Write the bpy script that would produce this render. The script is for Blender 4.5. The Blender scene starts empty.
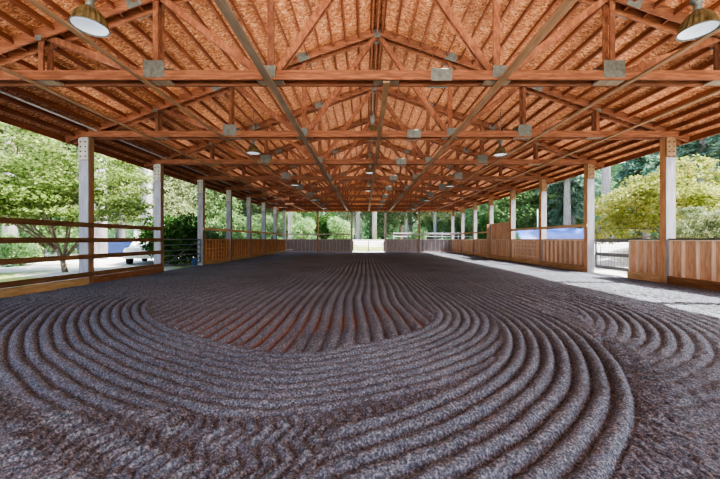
import bpy, bmesh, math, random
import numpy as np
from mathutils import Vector, Matrix
R = random.Random(7)
RS = np.random.RandomState(11)
scn = bpy.context.scene
COL = scn.collection
# ------------------------------------------------------------------ layout (metres)
EYE = 1.40                    # eye height
WT = 1.43                     # top of the low walls
CX = -0.38                    # camera stands a little left of the centre line
F = 320.0
BAY = 3.52
TY = [6.50 if k == 0 else 6.53 + BAY * k for k in range(9)]       # truss / post lines
END = TY[8]
ZR = 7.97                     # top of the top chords at the ridge
SL = 0.345                    # roof slope
EAVE = 9.75
PIN = 8.98                    # inner face of the side posts
ORD = ['first', 'second', 'third', 'fourth', 'fifth', 'sixth', 'seventh', 'eighth', 'ninth', 'tenth', 'eleventh', 'twelfth',
       'thirteenth', 'fourteenth', 'fifteenth', 'sixteenth', 'seventeenth', 'eighteenth', 'nineteenth', 'twentieth']

# ------------------------------------------------------------------ materials
def new_mat(name):
    m = bpy.data.materials.new(name); m.use_nodes = True
    nt = m.node_tree; nt.nodes.clear()
    return m, nt, nt.nodes, nt.links

def ramp(N, stops):
    r = N.new('ShaderNodeValToRGB')
    e = r.color_ramp.elements
    e[0].position, e[0].color = stops[0][0], (*stops[0][1], 1)
    e[1].position, e[1].color = stops[-1][0], (*stops[-1][1], 1)
    for p, c in stops[1:-1]:
        x = e.new(p); x.color = (*c, 1)
    return r

def wood(name, dark, mid, light, scale=(6, 6, 6), rough=.7, var=.25, knots=False, bump=.15):
    m, nt, N, L = new_mat(name)
    out = N.new('ShaderNodeOutputMaterial'); b = N.new('ShaderNodeBsdfPrincipled')
    b.inputs['Roughness'].default_value = rough
    tc = N.new('ShaderNodeTexCoord'); mp = N.new('ShaderNodeMapping')
    mp.inputs['Scale'].default_value = scale
    L.new(tc.outputs['Object'], mp.inputs['Vector'])
    n1 = N.new('ShaderNodeTexNoise'); n1.inputs['Scale'].default_value = 2.2
    n1.inputs['Detail'].default_value = 6; n1.inputs['Distortion'].default_value = .6
    L.new(mp.outputs[0], n1.inputs['Vector'])
    n2 = N.new('ShaderNodeTexNoise'); n2.inputs['Scale'].default_value = .9; n2.inputs['Detail'].default_value = 3
    L.new(tc.outputs['Object'], n2.inputs['Vector'])
    rp = ramp(N, [(.25, dark), (.5, mid), (.75, light)])
    L.new(n1.outputs['Fac'], rp.inputs['Fac'])
    oi = N.new('ShaderNodeObjectInfo')
    ad = N.new('ShaderNodeMath'); ad.operation = 'ADD'
    L.new(oi.outputs['Random'], ad.inputs[0]); L.new(n2.outputs['Fac'], ad.inputs[1])
    mr = N.new('ShaderNodeMapRange')
    mr.inputs['From Min'].default_value = .3; mr.inputs['From Max'].default_value = 1.7
    mr.inputs['To Min'].default_value = 1 - var; mr.inputs['To Max'].default_value = 1 + var
    L.new(ad.outputs[0], mr.inputs['Value'])
    hs = N.new('ShaderNodeHueSaturation')
    L.new(mr.outputs[0], hs.inputs['Value']); L.new(rp.outputs[0], hs.inputs['Color'])
    L.new(hs.outputs[0], b.inputs['Base Color'])
    if bump:
        bp = N.new('ShaderNodeBump'); bp.inputs['Strength'].default_value = bump; bp.inputs['Distance'].default_value = .01
        L.new(n1.outputs['Fac'], bp.inputs['Height']); L.new(bp.outputs[0], b.inputs['Normal'])
    L.new(b.outputs[0], out.inputs[0])
    return m

def osb_mat(name, cols, scale=9):
    m, nt, N, L = new_mat(name)
    out = N.new('ShaderNodeOutputMaterial'); b = N.new('ShaderNodeBsdfPrincipled'); b.inputs['Roughness'].default_value = .75
    tc = N.new('ShaderNodeTexCoord'); mp = N.new('ShaderNodeMapping'); mp.inputs['Scale'].default_value = (1, 1.7, 1)
    mp.inputs['Rotation'].default_value = (0, 0, .5)
    L.new(tc.outputs['Object'], mp.inputs['Vector'])
    nz = N.new('ShaderNodeTexNoise'); nz.inputs['Scale'].default_value = 5; nz.inputs['Detail'].default_value = 3
    L.new(mp.outputs[0], nz.inputs['Vector'])
    mx = N.new('ShaderNodeVectorMath'); mx.operation = 'MULTIPLY_ADD'
    mx.inputs[1].default_value = (.3, .3, .3)
    L.new(nz.outputs['Color'], mx.inputs[0]); L.new(mp.outputs[0], mx.inputs[2])
    v = N.new('ShaderNodeTexVoronoi'); v.inputs['Scale'].default_value = scale
    L.new(mx.outputs[0], v.inputs['Vector'])
    sp = N.new('ShaderNodeSeparateColor'); L.new(v.outputs['Color'], sp.inputs[0])
    rp = ramp(N, cols); L.new(sp.outputs[0], rp.inputs['Fac'])
    n2 = N.new('ShaderNodeTexNoise'); n2.inputs['Scale'].default_value = .7; n2.inputs['Detail'].default_value = 4
    L.new(tc.outputs['Object'], n2.inputs['Vector'])
    mr = N.new('ShaderNodeMapRange'); mr.inputs['From Min'].default_value = .3; mr.inputs['From Max'].default_value = .7
    mr.inputs['To Min'].default_value = .8; mr.inputs['To Max'].default_value = 1.2
    L.new(n2.outputs['Fac'], mr.inputs['Value'])
    hs = N.new('ShaderNodeHueSaturation'); L.new(mr.outputs[0], hs.inputs['Value']); L.new(rp.outputs[0], hs.inputs['Color'])
    L.new(hs.outputs[0], b.inputs['Base Color']); L.new(b.outputs[0], out.inputs[0])
    return m

def plain(name, col, rough=.5, metal=0., noise=.12, nscale=8, emit=None):
    m, nt, N, L = new_mat(name)
    out = N.new('ShaderNodeOutputMaterial'); b = N.new('ShaderNodeBsdfPrincipled')
    b.inputs['Roughness'].default_value = rough; b.inputs['Metallic'].default_value = metal
    tc = N.new('ShaderNodeTexCoord'); n = N.new('ShaderNodeTexNoise'); n.inputs['Scale'].default_value = nscale
    n.inputs['Detail'].default_value = 5
    L.new(tc.outputs['Object'], n.inputs['Vector'])
    rp = ramp(N, [(.3, tuple(c * (1 - noise) for c in col)), (.7, tuple(min(1, c * (1 + noise)) for c in col))])
    L.new(n.outputs['Fac'], rp.inputs['Fac']); L.new(rp.outputs[0], b.inputs['Base Color'])
    if emit:
        b.inputs['Emission Color'].default_value = (*emit[0], 1); b.inputs['Emission Strength'].default_value = emit[1]
    L.new(b.outputs[0], out.inputs[0])
    return m

def leaf_mat(name, dark, mid, light, trans=.45):
    m, nt, N, L = new_mat(name)
    out = N.new('ShaderNodeOutputMaterial')
    d = N.new('ShaderNodeBsdfDiffuse'); t = N.new('ShaderNodeBsdfTranslucent'); g = N.new('ShaderNodeMixShader')
    g.inputs[0].default_value = trans
    tc = N.new('ShaderNodeTexCoord'); n = N.new('ShaderNodeTexNoise'); n.inputs['Scale'].default_value = 1.6
    n.inputs['Detail'].default_value = 8; n.inputs['Roughness'].default_value = .75
    L.new(tc.outputs['Object'], n.inputs['Vector'])
    rp = ramp(N, [(.32, dark), (.5, mid), (.66, light)])
    L.new(n.outputs['Fac'], rp.inputs['Fac'])
    oi = N.new('ShaderNodeObjectInfo')
    mr = N.new('ShaderNodeMapRange'); mr.inputs['To Min'].default_value = .75; mr.inputs['To Max'].default_value = 1.25
    L.new(oi.outputs['Random'], mr.inputs['Value'])
    hs = N.new('ShaderNodeHueSaturation'); L.new(mr.outputs[0], hs.inputs['Value']); L.new(rp.outputs[0], hs.inputs['Color'])
    L.new(hs.outputs[0], d.inputs[0]); L.new(hs.outputs[0], t.inputs[0])
    L.new(d.outputs[0], g.inputs[1]); L.new(t.outputs[0], g.inputs[2]); L.new(g.outputs[0], out.inputs[0])
    return m

M = {}
M['truss'] = wood('truss_timber', (.12, .045, .022), (.215, .082, .040), (.34, .145, .078), (1.2, 10, 10))
M['web'] = wood('web_timber', (.12, .044, .022), (.215, .08, .04), (.33, .14, .075), (6, 6, 3))
M['purlin'] = wood('purlin_timber', (.14, .042, .02), (.22, .072, .034), (.31, .115, .058), (8, .8, 8))
M['runner'] = wood('runner_timber', (.26, .14, .075), (.35, .205, .115), (.45, .28, .17), (8, .8, 8))
M['runner_grey'] = wood('weathered_runner_timber', (.25, .175, .12), (.34, .25, .175), (.42, .33, .24), (8, .8, 8))
M['osb'] = osb_mat('strand_board', [(0, (.22, .075, .03)), (.3, (.42, .165, .07)), (.7, (.54, .245, .12)), (1, (.74, .44, .25))], 19)
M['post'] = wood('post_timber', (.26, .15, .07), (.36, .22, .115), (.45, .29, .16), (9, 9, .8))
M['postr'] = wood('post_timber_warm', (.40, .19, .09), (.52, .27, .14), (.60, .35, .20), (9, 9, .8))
M['pale'] = wood('daylight_painted_timber', (.22, .215, .245), (.31, .30, .335), (.40, .39, .43), (9, 9, .7), var=.12)  # post fronts: sun and skylight put into the timber colour
M['gusset'] = wood('gusset_plywood', (.38, .36, .33), (.48, .46, .43), (.56, .54, .5), (3, 3, 3), var=.1)
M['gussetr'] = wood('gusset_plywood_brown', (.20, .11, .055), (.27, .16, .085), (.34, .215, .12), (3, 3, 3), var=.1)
M['steel'] = plain('galvanised_steel', (.17, .18, .16), .55, .35, .25, 14)
M['dark'] = plain('dark_bolt_steel', (.04, .035, .03), .5, .5)
M['conduit'] = plain('pale_conduit', (.42, .42, .43), .4, .2)
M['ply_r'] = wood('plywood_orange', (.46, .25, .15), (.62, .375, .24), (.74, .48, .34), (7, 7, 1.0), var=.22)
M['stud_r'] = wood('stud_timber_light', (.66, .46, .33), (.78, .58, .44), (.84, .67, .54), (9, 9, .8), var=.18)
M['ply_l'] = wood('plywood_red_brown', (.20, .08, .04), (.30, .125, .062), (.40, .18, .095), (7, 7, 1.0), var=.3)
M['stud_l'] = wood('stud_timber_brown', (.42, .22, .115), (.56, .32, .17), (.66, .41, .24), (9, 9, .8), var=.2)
M['ply_e'] = wood('plywood_grey', (.24, .20, .20), (.36, .31, .31), (.46, .40, .40), (7, 7, 1.0), var=.3)
M['stud_e'] = wood('stud_timber_grey', (.40, .34, .34), (.5, .44, .44), (.6, .54, .53), (9, 9, .8), var=.18)
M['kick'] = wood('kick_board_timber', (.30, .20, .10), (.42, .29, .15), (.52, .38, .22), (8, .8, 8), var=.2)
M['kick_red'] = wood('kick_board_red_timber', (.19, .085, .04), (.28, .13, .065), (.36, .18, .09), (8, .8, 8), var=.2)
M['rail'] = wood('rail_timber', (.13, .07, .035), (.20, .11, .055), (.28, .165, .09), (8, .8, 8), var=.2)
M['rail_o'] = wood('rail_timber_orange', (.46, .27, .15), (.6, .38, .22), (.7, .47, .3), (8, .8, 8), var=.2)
M['cap'] = plain('shade_painted_cap_rail', (.075, .085, .07), .6, 0, .25)  # shade on the two near right cap rails, put into their colour
M['gate_grey'] = plain('grey_gate_metal', (.22, .24, .25), .45, .5)
M['gate_white'] = plain('white_gate_metal', (.30, .29, .29), .4, .0, .05)
M['gate_dark'] = plain('weathered_gate_board', (.20, .20, .20), .7)
M['shade'] = None
M['lens'] = plain('lamp_reflector', (.62, .66, .70), .35, 0, .12, 22, emit=((.75, .85, 1), .35))
M['white'] = plain('white_paint', (.78, .78, .79), .35, 0, .04)
M['blue'] = plain('blue_paint', (.03, .055, .16), .3, 0, .1)
M['bluetarp'] = plain('blue_tarpaulin', (.02, .085, .33), .5, 0, .3, 1.2)
M['pail'] = plain('blue_plastic', (.12, .24, .55), .4, 0, .1)
M['glass'] = plain('dark_glass', (.03, .04, .05), .1, 0)
M['rubber'] = plain('tyre_rubber', (.03, .03, .03), .8, 0)
M['bark'] = wood('tree_bark', (.13, .10, .075), (.20, .16, .12), (.29, .24, .19), (6, 6, 1), var=.25)
M['bark_pale'] = wood('pale_tree_bark', (.22, .21, .215), (.32, .31, .315), (.42, .41, .415), (6, 6, 1), var=.15)
M['maple'] = leaf_mat('maple_leaves', (.07, .12, .03), (.19, .26, .09), (.44, .49, .24), .5)
M['yellow'] = leaf_mat('yellow_green_leaves', (.18, .22, .05), (.40, .44, .14), (.66, .64, .32), .45)
M['shrub'] = leaf_mat('dark_shrub_leaves', (.03, .08, .02), (.08, .16, .05), (.22, .32, .12), .35)
M['bright'] = leaf_mat('bright_shrub_leaves', (.11, .20, .09), (.24, .36, .17), (.46, .55, .32), .4)
M['decid'] = leaf_mat('broadleaf_leaves', (.09, .13, .06), (.26, .31, .17), (.56, .59, .41), .45)
M['conifer'] = leaf_mat('conifer_needles', (.15, .25, .19), (.29, .43, .34), (.55, .66, .55), .3)

def shade_mat():
    m, nt, N, L = new_mat('amber_prismatic_acrylic')
    out = N.new('ShaderNodeOutputMaterial'); b = N.new('ShaderNodeBsdfPrincipled')
    b.inputs['Base Color'].default_value = (.24, .17, .08, 1); b.inputs['Roughness'].default_value = .3
    t = N.new('ShaderNodeBsdfTranslucent'); t.inputs[0].default_value = (.36, .27, .13, 1)
    mx = N.new('ShaderNodeMixShader'); mx.inputs[0].default_value = .35
    tc = N.new('ShaderNodeTexCoord'); n = N.new('ShaderNodeTexNoise'); n.inputs['Scale'].default_value = 9
    L.new(tc.outputs['Object'], n.inputs['Vector'])
    rp = ramp(N, [(.3, (.07, .045, .02)), (.7, (.27, .20, .10))]); L.new(n.outputs['Fac'], rp.inputs['Fac'])
    L.new(rp.outputs[0], b.inputs['Base Color'])
    L.new(b.outputs[0], mx.inputs[1]); L.new(t.outputs[0], mx.inputs[2]); L.new(mx.outputs[0], out.inputs[0])
    return m
M['shade'] = shade_mat()

def sand_mat():
    m, nt, N, L = new_mat('combed_footing_sand')
    out = N.new('ShaderNodeOutputMaterial'); b = N.new('ShaderNodeBsdfPrincipled'); b.inputs['Roughness'].default_value = .95
    b.inputs['Specular IOR Level'].default_value = .15
    tc = N.new('ShaderNodeTexCoord')
    n = N.new('ShaderNodeTexNoise'); n.inputs['Scale'].default_value = 55; n.inputs['Detail'].default_value = 4; n.inputs['Roughness'].default_value = .8
    L.new(tc.outputs['Object'], n.inputs['Vector'])
    n3 = N.new('ShaderNodeTexNoise'); n3.inputs['Scale'].default_value = .45; n3.inputs['Detail'].default_value = 3
    L.new(tc.outputs['Object'], n3.inputs['Vector'])
    rp = ramp(N, [(.33, SAND[0]), (.5, SAND[1]), (.68, SAND[2])])
    L.new(n.outputs['Fac'], rp.inputs['Fac'])
    mr = N.new('ShaderNodeMapRange'); mr.inputs['From Min'].default_value = .3; mr.inputs['From Max'].default_value = .7
    mr.inputs['To Min'].default_value = .85; mr.inputs['To Max'].default_value = 1.15
    L.new(n3.outputs['Fac'], mr.inputs['Value'])
    hs = N.new('ShaderNodeHueSaturation'); L.new(mr.outputs[0], hs.inputs['Value']); L.new(rp.outputs[0], hs.inputs['Color'])
    at = N.new('ShaderNodeAttribute'); at.attribute_name = 'furrow_red'
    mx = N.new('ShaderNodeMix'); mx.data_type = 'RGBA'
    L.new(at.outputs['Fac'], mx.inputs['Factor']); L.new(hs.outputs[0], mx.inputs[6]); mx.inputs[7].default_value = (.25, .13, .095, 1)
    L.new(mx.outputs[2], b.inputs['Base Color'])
    bp = N.new('ShaderNodeBump'); bp.inputs['Strength'].default_value = .8; bp.inputs['Distance'].default_value = .012
    L.new(n.outputs['Fac'], bp.inputs['Height']); L.new(bp.outputs[0], b.inputs['Normal'])
    L.new(b.outputs[0], out.inputs[0])
    return m
SAND = [(.035, .042, .055), (.15, .172, .21), (.47, .50, .55)]
M['sand'] = sand_mat()

def ground_mat():
    m, nt, N, L = new_mat('yard_ground')
    out = N.new('ShaderNodeOutputMaterial'); b = N.new('ShaderNodeBsdfPrincipled'); b.inputs['Roughness'].default_value = .95
    tc = N.new('ShaderNodeTexCoord')
    n = N.new('ShaderNodeTexNoise'); n.inputs['Scale'].default_value = .16; n.inputs['Detail'].default_value = 6
    L.new(tc.outputs['Object'], n.inputs['Vector'])
    n2 = N.new('ShaderNodeTexNoise'); n2.inputs['Scale'].default_value = 6; n2.inputs['Detail'].default_value = 5
    L.new(tc.outputs['Object'], n2.inputs['Vector'])
    gr = ramp(N, [(.3, (.46, .445, .44)), (.7, (.66, .64, .63))]); L.new(n2.outputs['Fac'], gr.inputs['Fac'])
    gs = ramp(N, [(.3, (.16, .22, .06)), (.55, (.33, .38, .13)), (.75, (.52, .50, .25))]); L.new(n2.outputs['Fac'], gs.inputs['Fac'])
    st = ramp(N, [(.51, (0, 0, 0)), (.58, (1, 1, 1))]); L.new(n.outputs['Fac'], st.inputs['Fac'])
    mx = N.new('ShaderNodeMix'); mx.data_type = 'RGBA'
    L.new(st.outputs[0], mx.inputs['Factor']); L.new(gr.outputs[0], mx.inputs[6]); L.new(gs.outputs[0], mx.inputs[7])
    L.new(mx.outputs[2], b.inputs['Base Color']); L.new(b.outputs[0], out.inputs[0])
    return m
M['ground'] = ground_mat()
M['hill'] = leaf_mat('wooded_hill', (.008, .018, .009), (.025, .05, .025), (.09, .13, .07), .0)

# ------------------------------------------------------------------ mesh helpers
class MB:
    def __init__(s): s.v = []; s.f = []; s.mi = []; s.smooth = []
    def add(s, vs, fs, mi=0, smooth=False):
        o = len(s.v); s.v += [tuple(v) for v in vs]
        for f in fs:
            s.f.append(tuple(i + o for i in f)); s.mi.append(mi); s.smooth.append(smooth)
    def box(s, x0, x1, y0, y1, z0, z1, mi=0):
        s.add([(x0, y0, z0), (x1, y0, z0), (x1, y1, z0), (x0, y1, z0), (x0, y0, z1), (x1, y0, z1), (x1, y1, z1), (x0, y1, z1)],
              [(0, 3, 2, 1), (4, 5, 6, 7), (0, 1, 5, 4), (1, 2, 6, 5), (2, 3, 7, 6), (3, 0, 4, 7)], mi)
    def beam(s, p, q, w, h, side=None, mi=0):
        """bar from p to q; w across the side vector, h across the other one"""
        p, q = Vector(p), Vector(q); d = (q - p).normalized()
        sd = Vector(side) if side is not None else Vector((0, 0, 1)).cross(d)
        sd = (sd - d * sd.dot(d)).normalized(); up = d.cross(sd).normalized()
        vs = []
        for c in (p, q):
            for a, b in ((-1, -1), (1, -1), (1, 1), (-1, 1)):
                vs.append(c + sd * (a * w / 2) + up * (b * h / 2))
        s.add(vs, [(0, 1, 2, 3), (7, 6, 5, 4), (0, 4, 5, 1), (1, 5, 6, 2), (2, 6, 7, 3), (3, 7, 4, 0)], mi)
    def tube(s, pts, rad, n=8, mi=0, caps=True):
        pts = [Vector(p) for p in pts]
        if not isinstance(rad, (list, tuple)): rad = [rad] * len(pts)
        rings = []
        for i, p in enumerate(pts):
            d = (pts[min(i + 1, len(pts) - 1)] - pts[max(i - 1, 0)]).normalized()
            a = d.orthogonal().normalized() if i == 0 else (rings[-1][1] - d * rings[-1][1].dot(d)).normalized()
            b = d.cross(a)
            rings.append(([p + (a * math.cos(t) + b * math.sin(t)) * rad[i] for t in [2 * math.pi * k / n for k in range(n)]], a))
        vs = [v for r, _ in rings for v in r]; fs = []
        for i in range(len(pts) - 1):
            for k in range(n):
                fs.append((i * n + k, i * n + (k + 1) % n, (i + 1) * n + (k + 1) % n, (i + 1) * n + k))
        if caps:
            fs.append(tuple(range(n - 1, -1, -1))); fs.append(tuple((len(pts) - 1) * n + k for k in range(n)))
        s.add(vs, fs, mi, True)
    def lathe(s, prof, n=24, mi=0, ribs=0, amp=0):
        vs = []; fs = []
        for r, z in prof:
            for k in range(n):
                t = 2 * math.pi * k / n
                rr = r * (1 + (amp if ribs and k % 2 and r < .23 else 0))
                vs.append((rr * math.cos(t), rr * math.sin(t), z))
        for i in range(len(prof) - 1):
            for k in range(n):
                fs.append((i * n + k, i * n + (k + 1) % n, (i + 1) * n + (k + 1) % n, (i + 1) * n + k))
        s.add(vs, fs, mi, not ribs)
    def build(s, name, mats, parent=None, loc=None):
        me = bpy.data.meshes.new(name); me.from_pydata(s.v, [], s.f)
        mats = mats if isinstance(mats, (list, tuple)) else [mats]
        for m in mats: me.materials.append(m)
        me.polygons.foreach_set('material_index', s.mi); me.polygons.foreach_set('use_smooth', s.smooth); me.update()
        o = bpy.data.objects.new(name, me); COL.objects.link(o)
        if parent is not None: o.parent = parent
        if loc is not None: o.location = loc
        return o

def tag(o, label=None, cat=None, group=None, kind=None):
    if label: o['label'] = label
    if cat: o['category'] = cat
    if group: o['group'] = group
    if kind: o['kind'] = kind
    return o

def thing(name, loc, label=None, cat=None, group=None, rz=0, kind=None):
    o = bpy.data.objects.new(name, None); COL.objects.link(o); o.location = loc; o.rotation_euler = (0, 0, rz)
    o.empty_display_size = .2
    return tag(o, label, cat, group, kind)

def dup(o, loc, rz=0, scale=None, label=None, group=None):
    def cp(x, par):
        c = x.copy(); COL.objects.link(c)
        if par is not None: c.parent = par
        for ch in [k for k in x.children]: cp(ch, c)
        return c
    c = cp(o, None); c.location = loc; c.rotation_euler = (0, 0, rz)
    if scale: c.scale = scale
    if label: c['label'] = label
    if group: c['group'] = group
    return c

def roof(x): return ZR - SL * abs(x)

# ------------------------------------------------------------------ value noise for the sand
def vnoise(x, y, cell, seed):
    r = np.random.RandomState(seed); n = 256; g = r.rand(n, n)
    fx, fy = x / cell, y / cell
    ix, iy = np.floor(fx).astype(int), np.floor(fy).astype(int)
    tx, ty = fx - ix, fy - iy
    tx = tx * tx * (3 - 2 * tx); ty = ty * ty * (3 - 2 * ty)
    a = g[ix % n, iy % n]; b = g[(ix + 1) % n, iy % n]; c = g[ix % n, (iy + 1) % n]; d = g[(ix + 1) % n, (iy + 1) % n]
    return (a * (1 - tx) + b * tx) * (1 - ty) + (c * (1 - tx) + d * tx) * ty - .5

def sstep(a, b, t):
    t = np.clip((t - a) / (b - a), 0, 1); return t * t * (3 - 2 * t)

def ridge(u, sp, p=2.4):
    t = np.mod(u / sp, 1.0)
    return 1 - np.abs(2 * t - 1) ** p

# ------------------------------------------------------------------ the sand floor
def build_floor():
    xs = np.concatenate([np.arange(-9.2, -6.0, .03), np.arange(-6.0, 5.5, .021), np.arange(5.5, 9.21, .03)])
    ys = [0.6]
    while ys[-1] < END + .2:
        y = ys[-1]
        ys.append(y + (.03 if y < 1.4 else .0205 if y < 7.6 else min(.4, .0205 * (1 + (y - 7.6) * .35))))
    ys = np.array(ys)
    X, Y = np.meshgrid(xs, ys)
    wx = X + .09 * vnoise(X, Y, 2.3, 1) + .022 * vnoise(X, Y, .7, 2)
    wy = Y + .09 * vnoise(X, Y, 2.1, 3) + .022 * vnoise(X, Y, .6, 4)
    rA = np.hypot(wx + 1.78, np.minimum(wy - 6.6, 0))
    q = 1.45
    nl = ((np.abs(wx + 1.0) / 4.24) ** q + (np.abs(np.minimum(wy - 7.6, 0)) / 3.8) ** q) ** (1 / q)
    wl = sstep(-2.1, -.5, wx)
    rA = (2.75 + 3.8 * (nl - 1)) * (1 - wl) + rA * wl
    lim = 4.12 + .6 * sstep(1.5, 3.2, -wx)
    rB = np.hypot(wx + 1.98, np.minimum(wy - 5.8, 0))
    rC = np.hypot(wx - 1.22, np.minimum(wy - 7.0, 0))
    sw = wx + .09 * np.sin(wy * .8 + 1.1) * np.exp(-((wy - 5.5) / 3.0) ** 2)
    h_str = .056 * ridge(sw, .2, 2.0)
    h_in = .062 * ridge(sw, .21, 1.7)
    H = h_str.copy()
    left = sstep(.0, .3, (-3.2 - wx)) * sstep(2.9, 3.5, wy)          # the arms on the left run on out to the fence
    # ring set A
    mA = sstep(2.70, 2.80, rA) * (1 - sstep(0, .1, rA - lim))
    hA = .050 * ridge(rA - 2.75, .158, 2.8) + .012 * sstep(-2, -4.5, wx) * ridge(rA - 2.75, .158, 2.6)
    inside = 1 - sstep(2.68, 2.78, rA)
    H = H * (1 - mA) + hA * mA
    far_in = inside * (1 - sstep(9, 13, wy))
    h_in = h_in * (1 - .7 * np.exp(-((wx + 1.35) / .35) ** 2 - ((wy - 4.8) / .5) ** 2))
    H = H * (1 - far_in) + (h_in - .012) * far_in
    # rows outside ring A on the left
    mL = left * sstep(0, .1, rA - lim)
    H = H * (1 - mL) + .058 * ridge(rA - 2.75, .17, 2.6) * mL
    # tyre-tread band in front of ring A and everything nearer
    ang = np.arctan2(wx + 1.78, -(wy - 6.6))
    al = ang * rA
    lug = ridge(al + .55 * np.abs(np.mod(rA - 4.15, .34) - .17), .11, 1.5)
    mT = sstep(0, .1, rA - lim) * (1 - left) * (1 - sstep(4.4, 5.6, wy))
    hT = .012 + .042 * lug * (.55 + .9 * (vnoise(X, Y, .12, 9) + .5)) + .03 * vnoise(X, Y, .35, 10)
    H = H * (1 - mT) + hT * mT
    # ring set B, the big outer sweep on the right
    rBw = rB + .05 * np.sin(ang * 3)
    mB = sstep(3.74, 3.82, rBw) * (1 - sstep(4.98, 5.06, rBw)) * sstep(-.9, -.2, wx)
    hB = .072 * ridge(rBw - 3.76, .156, 2.6)
    H = H * (1 - mB) + hB * mB
    # trodden strip between the sweeps
    mS = sstep(5.0, 5.06, rBw) * (1 - sstep(5.45, 5.6, rBw)) * (1 - sstep(5.6, 7.4, wy)) * sstep(.2, .8, wx)
    alB = np.arctan2(wx + 1.98, -(wy - 5.8)) * rB
    hS = .02 + .026 * ridge(alB + .5 * np.abs(np.mod(rB, .3) - .15), .12, 1.6) + .03 * vnoise(X, Y, .3, 14)
    H = H * (1 - mS) + hS * mS
    # ring set C, the smaller sweep by the right wall
    mC = sstep(2.55, 2.66, rC) * (1 - sstep(4.9, 5.3, rC)) * sstep(5.2, 5.42, rBw) * sstep(1.6, 2.0, wx) * (1 - sstep(7.4, 8.6, wy))
    aC = .056 * (1 - .55 * sstep(3.7, 4.0, rC)) * (.35 + .65 * sstep(5.35, 6.0, rBw))
    hC = aC * ridge(rC - 2.6, .165, 2.2) + .012
    H = H * (1 - mC) + hC * mC
    far_s = sstep(9, 26, Y)
    H = H * (1 - .1 * far_s)
    near = 1 - sstep(8, 14, Y)
    H = H + near * (.022 * vnoise(X, Y, .045, 5) + .012 * vnoise(X, Y, .11, 6)) + .02 * vnoise(X, Y, .5, 7) + .04 * vnoise(X, Y, 2.5, 8)
    H = H - .02
    # red-brown tint in the furrow bottoms inside the first ring
    red_tint = .9 * far_in * np.clip(1 - ridge(sw, .21, 1.7) * 1.15, 0, 1) * np.clip(.6 + 2.6 * vnoise(X, Y, .9, 21), 0, 1) * sstep(-4.6, -2.6, wx) * (1 - sstep(.3, 1.0, wx)) * (1 - sstep(6.2, 8.5, wy))
    ny, nx = X.shape
    me = bpy.data.meshes.new('floor')
    co = np.stack([X, Y, H], -1).reshape(-1, 3).astype(np.float32)
    idx = np.arange(ny * nx).reshape(ny, nx)
    q = np.stack([idx[:-1, :-1], idx[:-1, 1:], idx[1:, 1:], idx[1:, :-1]], -1).reshape(-1, 4).astype(np.int32)
    me.vertices.add(len(co)); me.vertices.foreach_set('co', co.ravel())
    me.loops.add(q.size); me.loops.foreach_set('vertex_index', q.ravel())
    me.polygons.add(len(q)); me.polygons.foreach_set('loop_start', np.arange(0, q.size, 4, dtype=np.int32))
    me.polygons.foreach_set('use_smooth', np.ones(len(q), dtype=bool))
    me.update(calc_edges=True)
    a = me.attributes.new('furrow_red', 'FLOAT', 'POINT'); a.data.foreach_set('value', red_tint.ravel().astype(np.float32))
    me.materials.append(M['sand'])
    o = bpy.data.objects.new('floor', me); COL.objects.link(o)
    tag(o, 'dark grey arena sand raked into curved and straight furrows', kind='structure')
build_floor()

# yard outside (gap under the arena floor is left as one flat sheet just below it)
def ss1(a, b, t):
    t = min(1, max(0, (t - a) / (b - a))); return t * t * (3 - 2 * t)
def gh(x, y):
    return -.06 + 1.42 * ss1(37.5, 47, y) * ss1(-60, -16, x) + 1.30 * ss1(13.5, 19.5, x) * (1 - ss1(37.5, 47, y))
g = MB(); n, m = 130, 110; vs = []; fs = []
for i in range(n + 1):
    for j in range(m + 1):
        x, y = -130 + 2 * i, -60 + 2 * j
        vs.append((x, y, gh(x, y)))
for i in range(n):
    for j in range(m):
        a = i * (m + 1) + j; fs.append((a, a + m + 1, a + m + 2, a + 1))
g.add(vs, fs, 0, True)
tag(g.build('ground', M['ground']), 'pale gravel yard with patches of grass around the arena', kind='structure')
def hill(name, pts, lab):
    b = MB(); vs = []; fs = []
    for i, (x, y, hx, hy) in enumerate(pts):
        for k in range(9):
            t = k / 8
            vs.append((x + hx * t * 40 + R.uniform(-1, 1), y + hy * t * 40 + R.uniform(-1, 1), -.3 + 24 * t ** .8 + R.uniform(-.6, .6)))
    for i in range(len(pts) - 1):
        for k in range(8): fs.append((i * 9 + k, i * 9 + k + 1, (i + 1) * 9 + k + 1, (i + 1) * 9 + k))
    b.add(vs, fs, 0, True)
    tag(b.build(name, M['hill']), lab, kind='structure')
pts = []
for i in range(41):
    a = math.radians(-112 + 224 * i / 40)
    pts.append((math.sin(a) * 62, 18 + math.cos(a) * 68, math.sin(a), math.cos(a)))
hill('hill', pts, 'wooded rising ground far behind the trees')

# ------------------------------------------------------------------ roof
ceil = thing('ceiling', (0, 0, 6), 'open pitched roof of strand board on close purlins', kind='structure')
Y0, Y1 = -6.0, END + .35
for sg in (-1, 1):
    b = MB()
    z0, z1 = roof(0), roof(EAVE)
    a, c = (0, z0), (sg * EAVE, z1)
    b.add([(a[0], Y0, a[1] - 6), (c[0], Y0, c[1] - 6), (c[0], Y1, c[1] - 6), (a[0], Y1, a[1] - 6),
           (a[0], Y0, a[1] - 5.97), (c[0], Y0, c[1] - 5.97), (c[0], Y1, c[1] - 5.97), (a[0], Y1, a[1] - 5.97)],
          [(0, 3, 2, 1), (4, 5, 6, 7), (0, 1, 5, 4), (1, 2, 6, 5), (2, 3, 7, 6), (3, 0, 4, 7)])
    b.build('roof_deck', M['osb'], ceil)
    f = MB(); f.box(sg * EAVE - .02, sg * EAVE + .02, Y0, Y1, z1 - 6.17, z1 - 5.96); f.build('fascia', M['purlin'], ceil)
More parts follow.
